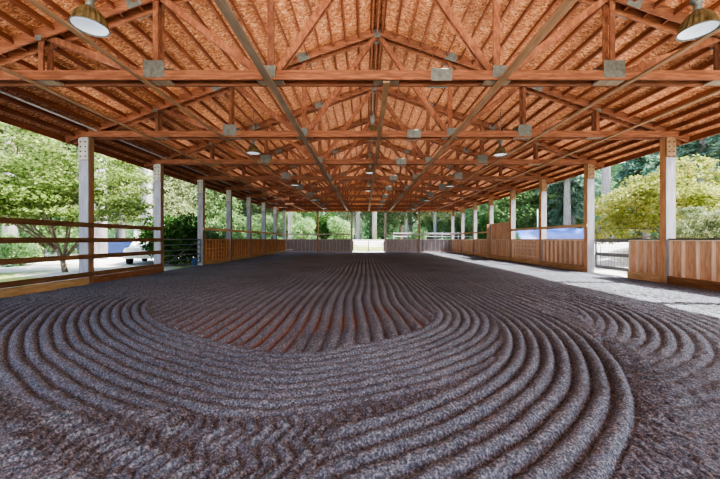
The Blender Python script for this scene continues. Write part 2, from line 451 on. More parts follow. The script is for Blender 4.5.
spans = [(2.2, TY[0] - .16)] + [(TY[k] + .16, TY[k + 1] - .16) for k in range(8)]
nrm = math.atan(SL)
for sg in (-1, 1):
    for i in range(24):
        x = sg * (.2 + .4 * i)
        if abs(x) > EAVE - .1: continue
        b = MB()
        up = Vector((sg * math.sin(nrm), 0, math.cos(nrm)))
        cen = Vector((x, 0, roof(x) - 6)) - up * .074
        b.beam(cen + Vector((0, 2.2, 0)), cen + Vector((0, END - .16, 0)), .14, .038, up)
        b.build('purlin', M['purlin'], ceil)
b = MB()
b.box(-.02, .02, 2.2, END - .16, ZR - 6 - .24, ZR - 6 - .005)
b.build('ridge_board', M['purlin'], ceil)

# ------------------------------------------------------------------ trusses
ZB0, ZB1 = EYE + 3.175, EYE + 3.362      # bottom chord
PO = .13                                  # ply offset from the truss centre line
def make_truss():
    t = thing('roof_truss', (0, 0, 0))
    for s in (-1, 1):
        b = MB(); b.box(-9.30, 9.30, s * PO - .019, s * PO + .019, ZB0, ZB1); b.build('bottom_chord', M['truss'], t)
    for x in (-6.86, -4.57, -2.29, 0.05, 2.29, 4.57, 6.86):
        b = MB(); b.box(x - .26, x + .26, -PO + .0195, PO - .0195, ZB0 + .004, ZB0 + .045); b.build('spacer_block', M['runner_grey'], t)
    def plate(x, z, w, h, rot=0):
        for s in (-1, 1):
            b = MB()
            y = s * (PO + .019 + .004)
            c, sn = math.cos(rot), math.sin(rot)
            b.beam((x - c * w / 2, y, z - sn * w / 2), (x + c * w / 2, y, z + sn * w / 2), .007, h, (0, 1, 0))
            b.build('gusset_plate', M['steel'], t)
    for sg in (-1, 1):
        for s in (-1, 1):
            b = MB()
            p = Vector((0, s * PO, ZR - .118)); q = Vector((sg * 9.66, s * PO, roof(9.66) - .118))
            b.beam(p, q, .038, .215, (0, 1, 0))
            b.build('top_chord', M['truss'], t)
        for X, dbl in ((2.29, 0), (4.57, 1), (6.86, 1)):
            zt = roof(X) - .13
            for s in ((-1, 1) if dbl else (0,)):
                b = MB(); w = .10 if X > 3 else .14
                b.box(sg * X - w / 2, sg * X + w / 2, s * (PO - .04) - .019, s * (PO - .04) + .019, ZB0 + .05, zt)
                b.build('vertical_web', M['web'], t)
        for (xa, za), (xb, zb) in (((.06, ZR - .2), (2.22, ZB1 - .06)), ((4.48, roof(4.48) - .16), (2.42, ZB1 - .06)), ((6.80, roof(6.80) - .15), (4.70, ZB1 - .06))):
            for s in (-1, 1):
                b = MB()
                b.beam((sg * xa, s * (PO - .04 - .0395), za), (sg * xb, s * (PO - .04 - .0395), zb), .038, .13, (0, 1, 0))
                b.build('diagonal_web', M['web'], t)
        plate(sg * 4.57, ZB0 + .21, .42, .34)
        plate(sg * 2.29, ZB0 + .16, .27, .24)
        plate(sg * 2.29, roof(2.29) - .13, .36, .25, -sg * nrm)
        plate(sg * 4.98, roof(4.98) - .12, .28, .24, -sg * nrm)
        plate(sg * 6.86, roof(6.86) - .2, .12, .1)
    plate(1.14, ZB0 + .10, .42, .25)
    plate(0, ZR - .2, .2, .24)
    return t
proto = make_truss()
for k in range(9):
    lab = {0: 'nearest red timber roof truss, spanning across the top of the view',
           1: 'second red roof truss back, resting on the nearest visible pair of posts',
           8: 'last red roof truss, above the far wall and white gate'}.get(k, '%s red timber roof truss back from the camera, under the roof boards' % ORD[k])
    o = proto if k == 0 else dup(proto, (0, 0, 0))
    o.location = (0, TY[k], 0); tag(o, lab, 'roof truss', 'timber trusses across the arena')

# runners on the underside of the bottom chords
def runner(x, w, mat, lab, ya=2.6, name='ceiling_runner'):
    b = MB(); b.box(-w / 2, w / 2, ya, END, -.038, -.001)
    tag(b.build(name, mat, None, (x, 0, ZB0)), lab, 'runner board', 'boards running the length of the arena under the trusses')
runner(0.05, .13, M['runner'], 'centre runner board under the trusses, below the ridge', TY[0] - .1)
runner(-2.29, .15, M['runner_grey'], 'wide greyish runner board under the trusses, first left of centre')
runner(2.33, .15, M['runner'], 'wide tan runner board under the trusses, first right of centre')
runner(-4.77, .09, M['runner'], 'narrow tan runner board crossing below the left lamps, second left of centre')
runner(4.92, .09, M['runner'], 'narrow tan runner board crossing below the right lamps, second right of centre')
runner(-7.05, .09, M['runner'], 'outermost narrow runner board under the trusses, left side')
runner(7.15, .09, M['runner'], 'outermost narrow runner board under the trusses on the right side')
b = MB(); b.tube([(0, 3.0, 0), (0, END - .3, 0)], .028, 8)
tag(b.build('electrical_conduit', M['conduit'], None, (-8.70, 0, roof(8.70) - .19)), 'pale conduit pipe running under the left eave beside the posts', 'pipe')

# far gable
b = MB()
b.add([(-EAVE + .05, END + .2, roof(EAVE) + .0), (-9.2, END + .2, 4.42), (9.2, END + .2, 4.42), (EAVE - .05, END + .2, roof(EAVE)), (0, END + .2, ZR - .02),
       (-EAVE + .05, END + .24, roof(EAVE) + .0), (-9.2, END + .24, 4.42), (9.2, END + .24, 4.42), (EAVE - .05, END + .24, roof(EAVE)), (0, END + .24, ZR - .02)],
      [(0, 1, 2, 3, 4), (9, 8, 7, 6, 5), (0, 5, 6, 1), (1, 6, 7, 2), (2, 7, 8, 3), (3, 8, 9, 4), (4, 9, 5, 0)])
tag(b.build('wall_back', M['osb']), 'strand board gable closing the far end of the roof', kind='structure')

# ------------------------------------------------------------------ posts
def make_post(sg):
    right = sg > 0
    t = thing('timber_post', (0, 0, 0))
    x0, x1 = (0, .29) if right else (-.29, 0)      # local x=0 is the inner face
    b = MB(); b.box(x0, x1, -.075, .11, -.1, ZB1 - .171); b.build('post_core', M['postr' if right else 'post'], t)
    b = MB(); b.box(x0 + (.0 if right else .0), x1, -.110, -.0755, -.1, 3.86 if not right else 3.95); b.build('painted_daylight_face', M['pale'], t)  # camera-side slab, paler than the core to imitate daylight on the post
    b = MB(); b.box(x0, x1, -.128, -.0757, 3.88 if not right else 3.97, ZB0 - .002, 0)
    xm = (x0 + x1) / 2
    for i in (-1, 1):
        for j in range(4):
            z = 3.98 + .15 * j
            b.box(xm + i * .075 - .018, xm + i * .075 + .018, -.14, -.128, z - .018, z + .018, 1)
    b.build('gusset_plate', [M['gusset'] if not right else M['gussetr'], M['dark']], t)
    b = MB(); b.box(x0 - .02, x1 + .02, -.108, .108, ZB1 - .17, ZB1 - .075); b.build('post_cap', M['steel'], t)
    if not right:
        pass
    return t
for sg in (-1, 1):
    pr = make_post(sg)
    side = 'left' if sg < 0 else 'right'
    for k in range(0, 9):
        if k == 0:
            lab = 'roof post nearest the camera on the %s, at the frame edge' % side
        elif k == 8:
            lab = 'roof post with daylight-painted front at the far %s corner of the arena' % side
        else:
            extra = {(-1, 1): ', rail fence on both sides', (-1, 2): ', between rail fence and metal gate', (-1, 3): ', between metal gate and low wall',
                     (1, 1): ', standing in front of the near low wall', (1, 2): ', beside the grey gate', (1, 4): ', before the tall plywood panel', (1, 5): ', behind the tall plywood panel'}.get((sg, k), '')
            lab = '%s post with daylight-painted front along the %s side%s' % (ORD[k - 1], side, extra)
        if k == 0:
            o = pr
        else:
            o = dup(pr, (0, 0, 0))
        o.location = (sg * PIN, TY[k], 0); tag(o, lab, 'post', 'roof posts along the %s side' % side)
EP = [-5.49, -1.83, 1.83, 5.49]
for i, x in enumerate(EP):
    t = thing('end_post', (x, END, 0), ['slim brown end wall post, left of the gate bay', 'end wall post hinging the white gate on its left side', 'end wall post at the right of the white gate', 'slim brown end wall post, right of the gate bay'][i], 'post', 'posts of the far end wall')
    w = .085 if i in (0, 3) else .11
    b = MB(); b.box(-w, w, -w, w, -.1, ZB0 - .02); b.build('post_core', M['post' if i in (0, 3) else 'stud_e'], t)
    b = MB(); b.box(-w - .02, w + .02, -w - .012, -w - .001, ZB0 - .3, ZB0 - .02); b.build('post_cap', M['steel'], t)

# ------------------------------------------------------------------ low walls
def lowwall(p0, p1, nrmv, label, ply, stud, kick, capm=None, lattice=False, spacing=.4, kicks=.27, lift=0, group=None, top=WT):
    """a low stud wall from p0 to p1; nrmv points into the arena"""
    p0, p1, nv = Vector(p0), Vector(p1), Vector(nrmv)
    t = thing('low_wall', ((p0 + p1) / 2).to_tuple(), label, 'low wall', group)
    d = (p1 - p0); ln = d.length; d.normalize(); hz = Vector((0, 0, 1))
    def bx(name, a0, a1, n0, n1, z0, z1, mat, parent=t):
        b = MB(); c = p0 - (p0 + p1) / 2
        vs = []
        for z in (z0, z1):
            for a, n in ((a0, n0), (a1, n0), (a1, n1), (a0, n1)): vs.append(c + d * a + nv * n + hz * z)
        b.add(vs, [(0, 3, 2, 1), (4, 5, 6, 7), (0, 1, 5, 4), (1, 2, 6, 5), (2, 3, 7, 6), (3, 0, 4, 7)])
        return b.build(name, mat, parent)
    bx('sheathing', 0, ln, -.02, 0, .02, top - .045, ply)
    bx('kick_board', 0, ln, .095, .14, -.05, kicks, kick)
    bx('sill_plate', 0, ln, .001, .094, kicks - .04, kicks, stud)
    bx('top_rail', -.0, ln, -.04, .11, top - .04, top, capm or stud)
    bx('top_plate', 0, ln, .002, .092, top - .08, top - .041, stud)
    n = max(2, int(round(ln / spacing)))
    for i in range(n + 1):
        a = min(max(.02, ln * i / n), ln - .02)
        bx('stud', a - .019, a + .019, .001, .091, kicks + .001, top - .081, stud)
    if lattice:
        for j in range(4):
            z = kicks + .18 + j * .22
            bx('slat', .04, ln - .04, .092, .105, z - .022, z + .022, stud)
    return t
WX = 9.14
def side_y(k): return TY[k]
for sg in (1, -1):
    side = 'right' if sg > 0 else 'left'
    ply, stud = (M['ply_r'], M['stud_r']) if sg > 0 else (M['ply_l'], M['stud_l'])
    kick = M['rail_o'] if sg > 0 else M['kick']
    for k in range(0 if sg > 0 else 3, 8):
        y0, y1 = TY[k] + .115, TY[k + 1] - .115
        x = sg * (WX + (.0 if sg > 0 else 0))
        if sg > 0 and k == 0:
            lowwall((x, y0, 0), (x, y1, 0), (-sg, 0, 0), 'low orange plywood wall with shade-painted cap, nearest at right frame edge', ply, stud, M['kick_red'], M['cap'], group='low walls on the right side')
        elif sg > 0 and k == 1:
            lowwall((x, y0, 0), (x, 11.45, 0), (-sg, 0, 0), 'short low wall with shade-painted cap between grey gate and nearest right post', ply, stud, kick, M['cap'], spacing=.33, group='low walls on the right side')
        else:
            lat = (k == 3)
            if lat: lab = 'low wall with crossed slats forming a grid, %s side' % side
            elif sg > 0 and k == 2: lab = 'low studded wall directly beyond the grey gate on the right'
            elif sg > 0 and k == 4: lab = 'low studded wall under the tall plywood panel on the right'
            elif sg < 0 and k == 4: lab = 'low red brown studded wall just beyond the slatted grid wall, left side'
            elif k == 7: lab = 'low studded wall section touching the far %s corner' % side
            else: lab = 'low studded wall section %s before the far %s corner' % ({6: 'one bay', 5: 'two bays'}[k], side)
            lowwall((x, y0, 0), (x, y1, 0), (-sg, 0, 0), lab, ply, stud, kick, None, lat, group='low walls on the %s side' % side, spacing=.36)
def rail(p0, p1, z, lab, mat, name='guard_rail'):
    p0, p1 = Vector(p0), Vector(p1); c = (p0 + p1) / 2
    b = MB(); b.beam((p0.x - c.x, p0.y - c.y, 0), (p1.x - c.x, p1.y - c.y, 0), .04, .13)
    tag(b.build(name, mat, None, (c.x, c.y, z)), lab, 'rail', 'guard rails above the low walls')
RH = 1.97
rail((-8.955, TY[3] - .12, 0), (-8.955, TY[5], 0), RH, 'brown guard rail above the slatted grid wall on the left', M['rail_o'])
rail((-8.955, TY[5] + .01, 0), (-8.955, TY[8] - .16, 0), RH, 'brown guard rail along the left side nearer the far corner', M['rail_o'])
rail((8.955, TY[2] - .12, 0), (8.955, TY[4] + .1, 0), RH + .03, 'orange guard rail between grey gate and tall plywood panel', M['rail_o'])
rail((8.955, TY[5] - .1, 0), (8.955, TY[8] - .16, 0), RH, 'orange guard rail on the right side beyond the tall panel', M['rail_o'])
rail((-8.9, END - .14, 0), (-1.72, END - .14, 0), RH, 'thin guard rail across the far end left of the white gate', M['stud_e'])
rail((1.72, END - .14, 0), (8.9, END - .14, 0), RH, 'thin guard rail across the far end right of the white gate', M['stud_e'])
# tall panel on the right
t = thing('tall_panel', (WX, (TY[4] + TY[5]) / 2, WT), 'tall plywood panel standing above the low wall on the right', 'panel')
hl = BAY / 2 - .115
b = MB(); b.box(-.02, 0, -hl, hl, .001, 1.1); b.build('sheathing', M['ply_r'], t)
for a in (-hl + .03, -hl / 3, hl / 3, hl - .03):
    b = MB(); b.box(-.06, -.0205, a - .02, a + .02, .001, 1.1); b.build('batten', M['stud_r'], t)
b = MB(); b.box(-.08, 0.02, -hl, hl, 1.1, 1.14); b.build('top_rail', M['stud_r'], t)
t = thing('plywood_wing', (PIN - .005, TY[5] - .0, .0), 'dark orange plywood wing boxed around post behind the tall panel', 'panel')
b = MB(); b.box(-.2, -.001, -.14, -.112, .0, 2.55); b.build('sheathing', M['ply_r'], t)
b = MB(); b.box(-.2, -.16, -.112, -.07, .0, 2.55); b.build('edge_stud', M['stud_r'], t)
# end wall
ex = [-8.95, -5.49 - .09, -5.49 + .09, -1.83 - .12, 1.83 + .12, 5.49 - .09, 5.49 + .09, 8.95]
labs = ['low grey board wall in the far left corner, left of a slim post', 'low grey board wall directly left of the white gate', 'low grey board wall directly right of the white gate', 'low grey board wall in the far right corner, right of a slim post']
for i in range(4):
    lowwall((ex[2 * i], END + .09, 0), (ex[2 * i + 1], END + .09, 0), (0, -1, 0), labs[i], M['ply_e'], M['stud_e'], M['stud_e'], None, spacing=.4, kicks=.12, group='low walls of the far end')

# ------------------------------------------------------------------ left rail fences
def railfence(k, label, kick):
    y0, y1 = TY[k] + (.0 if k else -1.2), TY[k + 1] + .0
    yc = (y0 + y1) / 2; hl = (y1 - y0) / 2 - .002
    t = thing('rail_fence', (-8.955, yc, 0), label, 'fence', 'open rail fences on the left')
    for z in (.32, .87, 1.38, 1.85):
        b = MB(); b.box(-.022, .022, -hl, hl, z - .07, z + .07); b.build('rail', M['rail'], t)
    e = hl - .18 if k == 0 else hl
    b = MB(); b.box(-.03, .05, -hl, e, -.06, .235); b.build('kick_board', kick, t)
railfence(0, 'brown four rail fence nearest the camera at the left frame edge', M['kick'])
railfence(1, 'brown four rail fence between the first and second left posts', M['kick_red'])

# ------------------------------------------------------------------ gates
def pipe_gate(name, p0, p1, zs, rad, mat, label, stiles=(0, 1), board=None, th=.03):
    p0, p1 = Vector(p0), Vector(p1); c = (p0 + p1) / 2
    t = thing(name, c.to_tuple(), label, 'gate')
    for z in zs:
        b = MB()
        if board: b.beam(p0 - c + Vector((0, 0, z)), p1 - c + Vector((0, 0, z)), th, board)
        else: b.tube([p0 - c + Vector((0, 0, z)), p1 - c + Vector((0, 0, z))], rad, 8)
        b.build('bar', mat, t)
    for s in stiles:
        q = p0.lerp(p1, s) - c; b = MB()
        b.tube([q + Vector((0, 0, zs[0] - .04)), q + Vector((0, 0, zs[-1] + .04))], rad * 1.35, 8); b.build('stile', mat, t)
    return t
t = pipe_gate('pipe_gate', (-9.1, TY[2] + .17, 0), (-9.1, TY[3] - .17, 0), [.22, .44, .67, .9, 1.15, 1.40], .022, M['gate_grey'], 'dark grey pipe gate between the second and third left posts')
b = MB(); b.beam((0, -1.5, .25), (0, 1.5, 1.36), .012, .03); b.build('brace', M['gate_grey'], t)
t = pipe_gate('white_gate', (-1.66, END - .02, 0), (1.66, END - .02, 0), [.16, .36, .58, .8, 1.03, 1.27], .03, M['gate_white'], 'white metal pipe gate in the middle of the far wall', (0, .5, 1))
for s in (-1, 1):
    b = MB(); b.box(s * 1.70 - .03, s * 1.70 + .03, -.03, .03, .2, 1.25); b.build('latch_plate' if s > 0 else 'hinge', M['gate_white'], t)
gx = 9.3
t = pipe_gate('board_gate', (gx, 11.50, 0), (gx, TY[2] - .17, 0), [.28, .80, 1.36], .03, M['gate_dark'], 'grey board gate on the right between post and short low wall', (0, 1), board=.13)
wire = MB()
for j in range(9): wire.tube([(0.03, -.9, .24 + j * .14), (0.03, .9, .24 + j * .14)], .004, 4)
for j in range(13): wire.tube([(0.03, -.9 + j * .15, .24), (0.03, -.9 + j * .15, 1.4)], .004, 4)
wire.build('wire_mesh', M['gate_grey'], t)
b = MB()
ring = [(-.05, .9 - .0, 1.12), (-.06, .86, 1.22), (-.06, .70, 1.24), (-.06, .62, 1.1), (-.06, .60, .3), (-.06, .66, .2)]
b.tube(ring, .014, 6); b.build('gate_hoop', M['gate_grey'], t)

# ------------------------------------------------------------------ pendant lamps
def make_lamp(rod):
    t = thing('pendant_lamp', (0, 0, 0))
    prof = [(.232, 0), (.224, .05), (.205, .12), (.172, .19), (.125, .25), (.08, .285), (.055, .30)]
    b = MB(); b.lathe(prof, 40, 0, True, -.10); b.build('shade', M['shade'], t)
    b = MB(); b.lathe([(.236, -.012), (.243, -.004), (.238, .008), (.228, .004), (.236, -.012)], 40); b.build('rim', M['steel'], t)
    b = MB(); b.lathe([(.222, .006), (.17, .03), (.09, .05), (.001, .055)], 40); b.build('reflector', M['lens'], t)
    b = MB(); b.lathe([(.001, .30), (.06, .30), (.05, .36), (.045, .42), (.085, .44), (.09, .56), (.085, .66), (.045, .69), (.03, .74), (.001, .75)], 20); b.build('ballast_housing', M['steel'], t)
    b = MB(); b.tube([(0, 0, .74), (0, 0, rod)], .013, 8); b.build('hanging_rod', M['steel'], t)
    return t
LY = [4.82 + 7.04 * k for k in range(5)]
for x, zr, nm in ((-4.52, EYE + 3.20, 'left'), (-.10, EYE + 3.93, 'centre'), (4.63, EYE + 3.14, 'right')):
    pr = None
    for k in range(5):
        if nm == 'centre' and k == 0: continue
        if k == 0: lab = 'large amber ribbed pendant lamp nearest the camera at upper %s' % nm
        else: lab = '%s amber ribbed pendant lamp back in the %s row under the roof' % (ORD[k if nm != 'centre' else k - 1], nm)
        if pr is None:
            pr = o = make_lamp(roof(x) - zr - .16)
        else: o = dup(pr, (0, 0, 0))
        o.location = (x, LY[k], zr); tag(o, lab, 'lamp', 'pendant lamps in the %s row' % nm)

# ------------------------------------------------------------------ plants
def quads(cen, nrmv, tang, w, l):
    """arrays -> leaf cards"""
    n = len(cen)
    nrmv = nrmv / np.linalg.norm(nrmv, axis=1, keepdims=True)
    tang = tang - nrmv * (tang * nrmv).sum(1, keepdims=True); tang /= np.linalg.norm(tang, axis=1, keepdims=True) + 1e-9
    bi = np.cross(nrmv, tang)
    w = np.asarray(w)[:, None] / 2; l = np.asarray(l)[:, None] / 2
    v = np.stack([cen - tang * l, cen + bi * w - tang * l * .1, cen + tang * l, cen - bi * w - tang * l * .1], 1)
    return v.reshape(-1, 3)
def leaf_obj(name, verts, mat, parent):
    n = len(verts) // 4
    me = bpy.data.meshes.new(name)
    me.vertices.add(n * 4); me.vertices.foreach_set('co', verts.astype(np.float32).ravel())
    me.loops.add(n * 4); me.loops.foreach_set('vertex_index', np.arange(n * 4, dtype=np.int32))
    me.polygons.add(n); me.polygons.foreach_set('loop_start', np.arange(0, n * 4, 4, dtype=np.int32))
    me.update(calc_edges=True); me.materials.append(mat)
    o = bpy.data.objects.new(name, me); COL.objects.link(o); o.parent = parent
    return o
def crown_leaves(rs, n, blobs, size, up=.5):
    """blobs: list of (cx,cy,cz,rx,ry,rz)"""
    out = []
    vol = np.array([b[3] * b[4] + b[5] * b[3] for b in blobs]); cnt = (n * vol / vol.sum()).astype(int)
    for b, c in zip(blobs, cnt):
        d = rs.normal(size=(c, 3)); d /= np.linalg.norm(d, axis=1, keepdims=True)
        r = rs.uniform(.45, 1.0, size=(c, 1)) ** .5
        cen = np.array(b[:3]) + d * r * np.array(b[3:]) * (1 + .12 * rs.normal(size=(c, 1)))
        nn = d * .5 + rs.normal(size=(c, 3)) * .6 + np.array([0, 0, up])
        s = size * rs.uniform(.6, 1.4, c)
        out.append(quads(cen, nn, rs.normal(size=(c, 3)), s * .62, s))
    return np.concatenate(out)
def trunk(b, pts, rad, n=8): b.tube(pts, rad, n)

def make_broad(name, seed, h, r, n, size, leafm, barkm, trunk_h=.3, label=None):
    rs = np.random.RandomState(seed); t = thing(name, (0, 0, 0))
    b = MB(); lean = rs.uniform(-.4, .4, 2)
    b.tube([(0, 0, -.2), (lean[0] * .4, lean[1] * .4, h * .3), (lean[0], lean[1], h * .62), (lean[0] * 1.2, lean[1] * 1.2, h * .85)], [h * .022, h * .018, h * .012, h * .004], 8)
    blobs = []
    for i in range(16):
        a = i * 2.4 + rs.uniform(-.3, .3); z = h * (trunk_h + (1 - trunk_h) * (i + .5) / 16)
        k = math.sin(math.pi * min(1, .25 + .75 * (i + .5) / 16)) ** .6
        rr = r * k * rs.uniform(.35, .7)
        c = (lean[0] * .8 + math.cos(a) * rr, lean[1] * .8 + math.sin(a) * rr, z)
        q = r * rs.uniform(.38, .55)
        blobs.append((*c, q, q, q * .72))
        b.tube([(lean[0] * .6, lean[1] * .6, max(h * .2, z - h * .12)), c], [h * .007, h * .002], 5)
    b.build('trunk', barkm, t)
    leaf_obj('crown', crown_leaves(rs, n, blobs, size), leafm, t)
    return t
def make_conifer(name, seed, h, r, n, leafm, barkm, base=.18):
    rs = np.random.RandomState(seed); t = thing(name, (0, 0, 0))
    b = MB(); b.tube([(0, 0, -.2), (0, 0, h * .5), (0, 0, h)], [h * .017, h * .011, .02], 8); b.build('trunk', barkm, t)
    nb = 120; out = []
    for i in range(nb):
        f = (i + rs.rand()) / nb; z = h * (base + (1 - base) * f); a = rs.rand() * 6.283
        ln = r * (1 - f) ** .8 * rs.uniform(.6, 1.1) + .3
        c = max(8, int(n / nb * (ln / r + .25)))
        u = rs.uniform(.12, 1, c)
        dirv = np.array([math.cos(a), math.sin(a), 0.])
        cen = dirv * (u * ln)[:, None] + np.array([0, 0, z]) + np.stack([rs.normal(size=c) * .18 * (1.3 - u), rs.normal(size=c) * .18 * (1.3 - u), -u * u * ln * .45 + rs.normal(size=c) * .1 - .1], 1)
        sd = np.array([-math.sin(a), math.cos(a), 0]); cen += sd * (rs.normal(size=c) * .22 * ln * (.4 + .6 * u) * .6)[:, None]
        nn = rs.normal(size=(c, 3)) * .45 + np.array([0, 0, 1.0])
        tg = dirv + rs.normal(size=(c, 3)) * .5 - np.array([0, 0, .5])
        out.append(quads(cen, nn, tg, rs.uniform(.15, .3, c), rs.uniform(.35, .8, c)))
    leaf_obj('crown', np.concatenate(out), leafm, t)
    return t
def make_shrub(name, seed, h, r, n, size, leafm):
    rs = np.random.RandomState(seed); t = thing(name, (0, 0, 0))
    b = MB(); blobs = []
    for i in range(10):
        a = i * 2.4; rr = r * rs.uniform(.1, .6); z = h * rs.uniform(.25, .78)
        q = r * rs.uniform(.35, .5); c = (math.cos(a) * rr, math.sin(a) * rr, z)
        blobs.append((*c, q, q, min(q, h * .35)))
        b.tube([(0, 0, -.1), (c[0] * .5, c[1] * .5, z * .6), c], [.04, .025, .008], 5)
    b.build('stems', M['bark'], t)
    leaf_obj('foliage', crown_leaves(rs, n, blobs, size), leafm, t)
    return t

# the maple just outside the left rails
def make_maple():
    rs = np.random.RandomState(5); t = thing('maple_tree', (0, 0, 0))
    b = MB(); blobs = []; twigs = []
    b.tube([(0, 0, -.2), (-.15, 0, .5), (-.5, .1, 1.0)], [.11, .095, .08], 10)
    ends = [(-4.6, -.6, 3.6), (-3.6, -1.8, 4.4), (-2.6, 1.0, 5.0), (-1.2, -1.2, 5.6), (.3, .4, 5.8), (1.4, -.8, 4.9), (-3.6, .8, 2.4), (1.6, 1.2, 4.2), (-5.2, 1.0, 4.6), (.4, -2.0, 4.2), (-2.2, -2.2, 3.4), (2.2, .2, 3.2)]
    for e in ends:
        e = Vector(e); s = Vector((-.45, .08, .9)) if e.x < 0 else Vector((-.1, 0, .5))
        m1 = s.lerp(e, .35) + Vector((rs.uniform(-.2, .2), rs.uniform(-.2, .2), .05)); m2 = s.lerp(e, .7) + Vector((rs.uniform(-.25, .25), rs.uniform(-.25, .25), .25))
        b.tube([s, m1, m2, e], [.05, .035, .022, .01], 7)
        for j in range(7):
            f = rs.uniform(.35, 1.0); p = s.lerp(e, f); q = p + Vector((rs.uniform(-1.3, 1.3), rs.uniform(-1.3, 1.3), rs.uniform(.0, 1.3)))
            b.tube([p, p.lerp(q, .5) + Vector((0, 0, .12)), q], [.016, .011, .005], 5)
            blobs.append((q.x, q.y, q.z, rs.uniform(.6, 1.2), rs.uniform(.6, 1.2), rs.uniform(.10, .22)))
            blobs.append((q.x + rs.uniform(-.6, .6), q.y + rs.uniform(-.6, .6), q.z + rs.uniform(-.4, .6), rs.uniform(.5, .9), rs.uniform(.5, .9), rs.uniform(.1, .2)))
    for j in range(70):
        a = rs.rand() * 6.283; rr = 5.2 * rs.rand() ** .5
        blobs.append((-1.9 + math.cos(a) * rr, math.sin(a) * rr * .8, rs.uniform(2.4, 7.2) - rr * .12, rs.uniform(.5, 1.1), rs.uniform(.5, 1.1), rs.uniform(.1, .25)))
    b.build('trunk', M['bark'], t)
    leaf_obj('crown', crown_leaves(rs, 36000, blobs, .135, .9), M['maple'], t)
    return t
o = make_maple(); o.location = (-13.75, 14.3, 0)
tag(o, 'feathery light green maple branching just outside the left rails', 'tree')

# yellow-green bush beyond the right wall
def make_bush():
    rs = np.random.RandomState(8); t = thing('weeping_shrub', (0, 0, 0)); b = MB(); blobs = []
    for i in range(60):
        a = rs.rand() * 6.283; u = rs.rand() ** .6
        rr = 3.5 * u; z = 3.9 * math.sqrt(max(0, 1 - (u * .98) ** 2)) * rs.uniform(.34, 1.0) + .35
        c = (math.cos(a) * rr, math.sin(a) * rr, z)
        blobs.append((*c, rs.uniform(.55, .95), rs.uniform(.55, .95), rs.uniform(.22, .4)))
        if i % 4 == 0: b.tube([(0, 0, -.1), (c[0] * .35, c[1] * .35, z * .75 + .3), c], [.07, .04, .01], 6)
    b.build('stems', M['bark'], t)
    leaf_obj('foliage', crown_leaves(rs, 26000, blobs, .13, .7), M['yellow'], t)
    return t
o = make_bush(); o.location = (17.3, 17.6, .3); o.scale = (1.25, 1.25, 1.30)
tag(o, 'rounded yellow green shrub beyond the near right wall', 'shrub')
o2 = dup(o, (13.9, 13.0, .1), 2.0, (.5, .5, .70), 'olive green shrub pressed against the right frame edge behind the wall')
for ch in o2.children:
    if ch.name.startswith('foliage'):
        me = ch.data.copy(); me.materials[0] = M['decid']; ch.data = me

sp = [('shrub', 3.0, 1.8, 9000, .16), ('bright', 2.6, 1.8, 8000, .15)]
shr = {k: make_shrub('leafy_shrub', 20 + i, h, r, n, s, M[k]) for i, (k, h, r, n, s) in enumerate(sp)}
def put(proto, used, loc, rz, scl, label, cat, group=None, name=None):
    if not used: o = proto; used.append(1); o.location = loc; o.rotation_euler = (0, 0, rz); o.scale = (scl,) * 3
    else: o = dup(proto, loc, rz, (scl,) * 3)
    if 'group' in o: del o['group']
    tag(o, label, cat, group)
    return o
us = {'shrub': [], 'bright': []}
for kind, loc, sc, lab in [
    ('shrub', (-11.6, 18.6, 0), 1.02, 'dark green shrub behind the left pipe gate'),
    ('shrub', (-13.2, 21.2, 0), 1.0, 'dark green shrub further back behind the left pipe gate'),
    ('bright', (-11.8, 22.4, 0), 1.0, 'bright green shrub behind the slatted grid wall on the left'),
    ('bright', (-12.4, 27.2, 0), .95, 'bright green shrub behind the left wall past the grid section'),
    ('bright', (-12.6, 32.5, 0), .95, 'bright green shrub behind the left wall near the far corner'),
    ('bright', (-9.5, 45.5, 0), 1.25, 'green shrub outside the far left corner of the arena'),
    ('bright', (-3.4, 45.0, 0), 1.35, 'tall green shrub beyond the far wall left of the white gate'),
    ('shrub', (-6.4, 48.0, 0), 1.3, 'darker green shrub beyond the far wall left of the gate'),
    ('bright', (6.6, 43.0, 0), .85, 'pale sunlit shrub beyond the far wall right of the gate'),
    ('shrub', (16.5, 44.0, 0), 1.3, 'dark green shrub outside the far right corner'),
    ('shrub', (12.0, 27.5, 0), .75, 'dark green shrub behind the low wall past the tall panel'),
    ('bright', (-22.5, 13.0, 0), 1.1, 'bright green shrub behind the maple at the left frame edge'),
    ('bright', (-19.5, 17.8, 0), .7, 'low green shrub behind the maple trunk on the left')]:
    loc = (loc[0], loc[1], gh(loc[0], loc[1]))
    put(shr[kind], us[kind], loc, R.uniform(0, 6), sc, lab, 'shrub', 'shrubs around the arena')

protos = {
    'broad': [make_broad('broadleaf_tree', 31, 15, 4.6, 9000, .36, M['decid'], M['bark_pale']),
              make_broad('broadleaf_tree', 32, 17, 4.0, 9000, .36, M['decid'], M['bark_pale'], .22)],
    'conifer': [make_conifer('conifer_tree', 41, 21, 3.6, 12000, M['conifer'], M['bark']),
                make_conifer('conifer_tree', 42, 24, 3.4, 12000, M['conifer'], M['bark_pale'], .3)],
    'deep': [make_broad('leafy_tree', 33, 11, 4.2, 9000, .32, M['bright'], M['bark'], .12)]}
pu = {k: [[] for _ in v] for k, v in protos.items()}
spots = []
# far end
for i in range(12): spots.append(('broad' if i % 3 else 'deep', -26 + i * 4.7 + R.uniform(-1, 1), 56 + R.uniform(-4, 4)))
for i in range(9): spots.append(('conifer' if i % 2 else 'broad', -30 + i * 7.5 + R.uniform(-1, 1), 68 + R.uniform(-3, 3)))
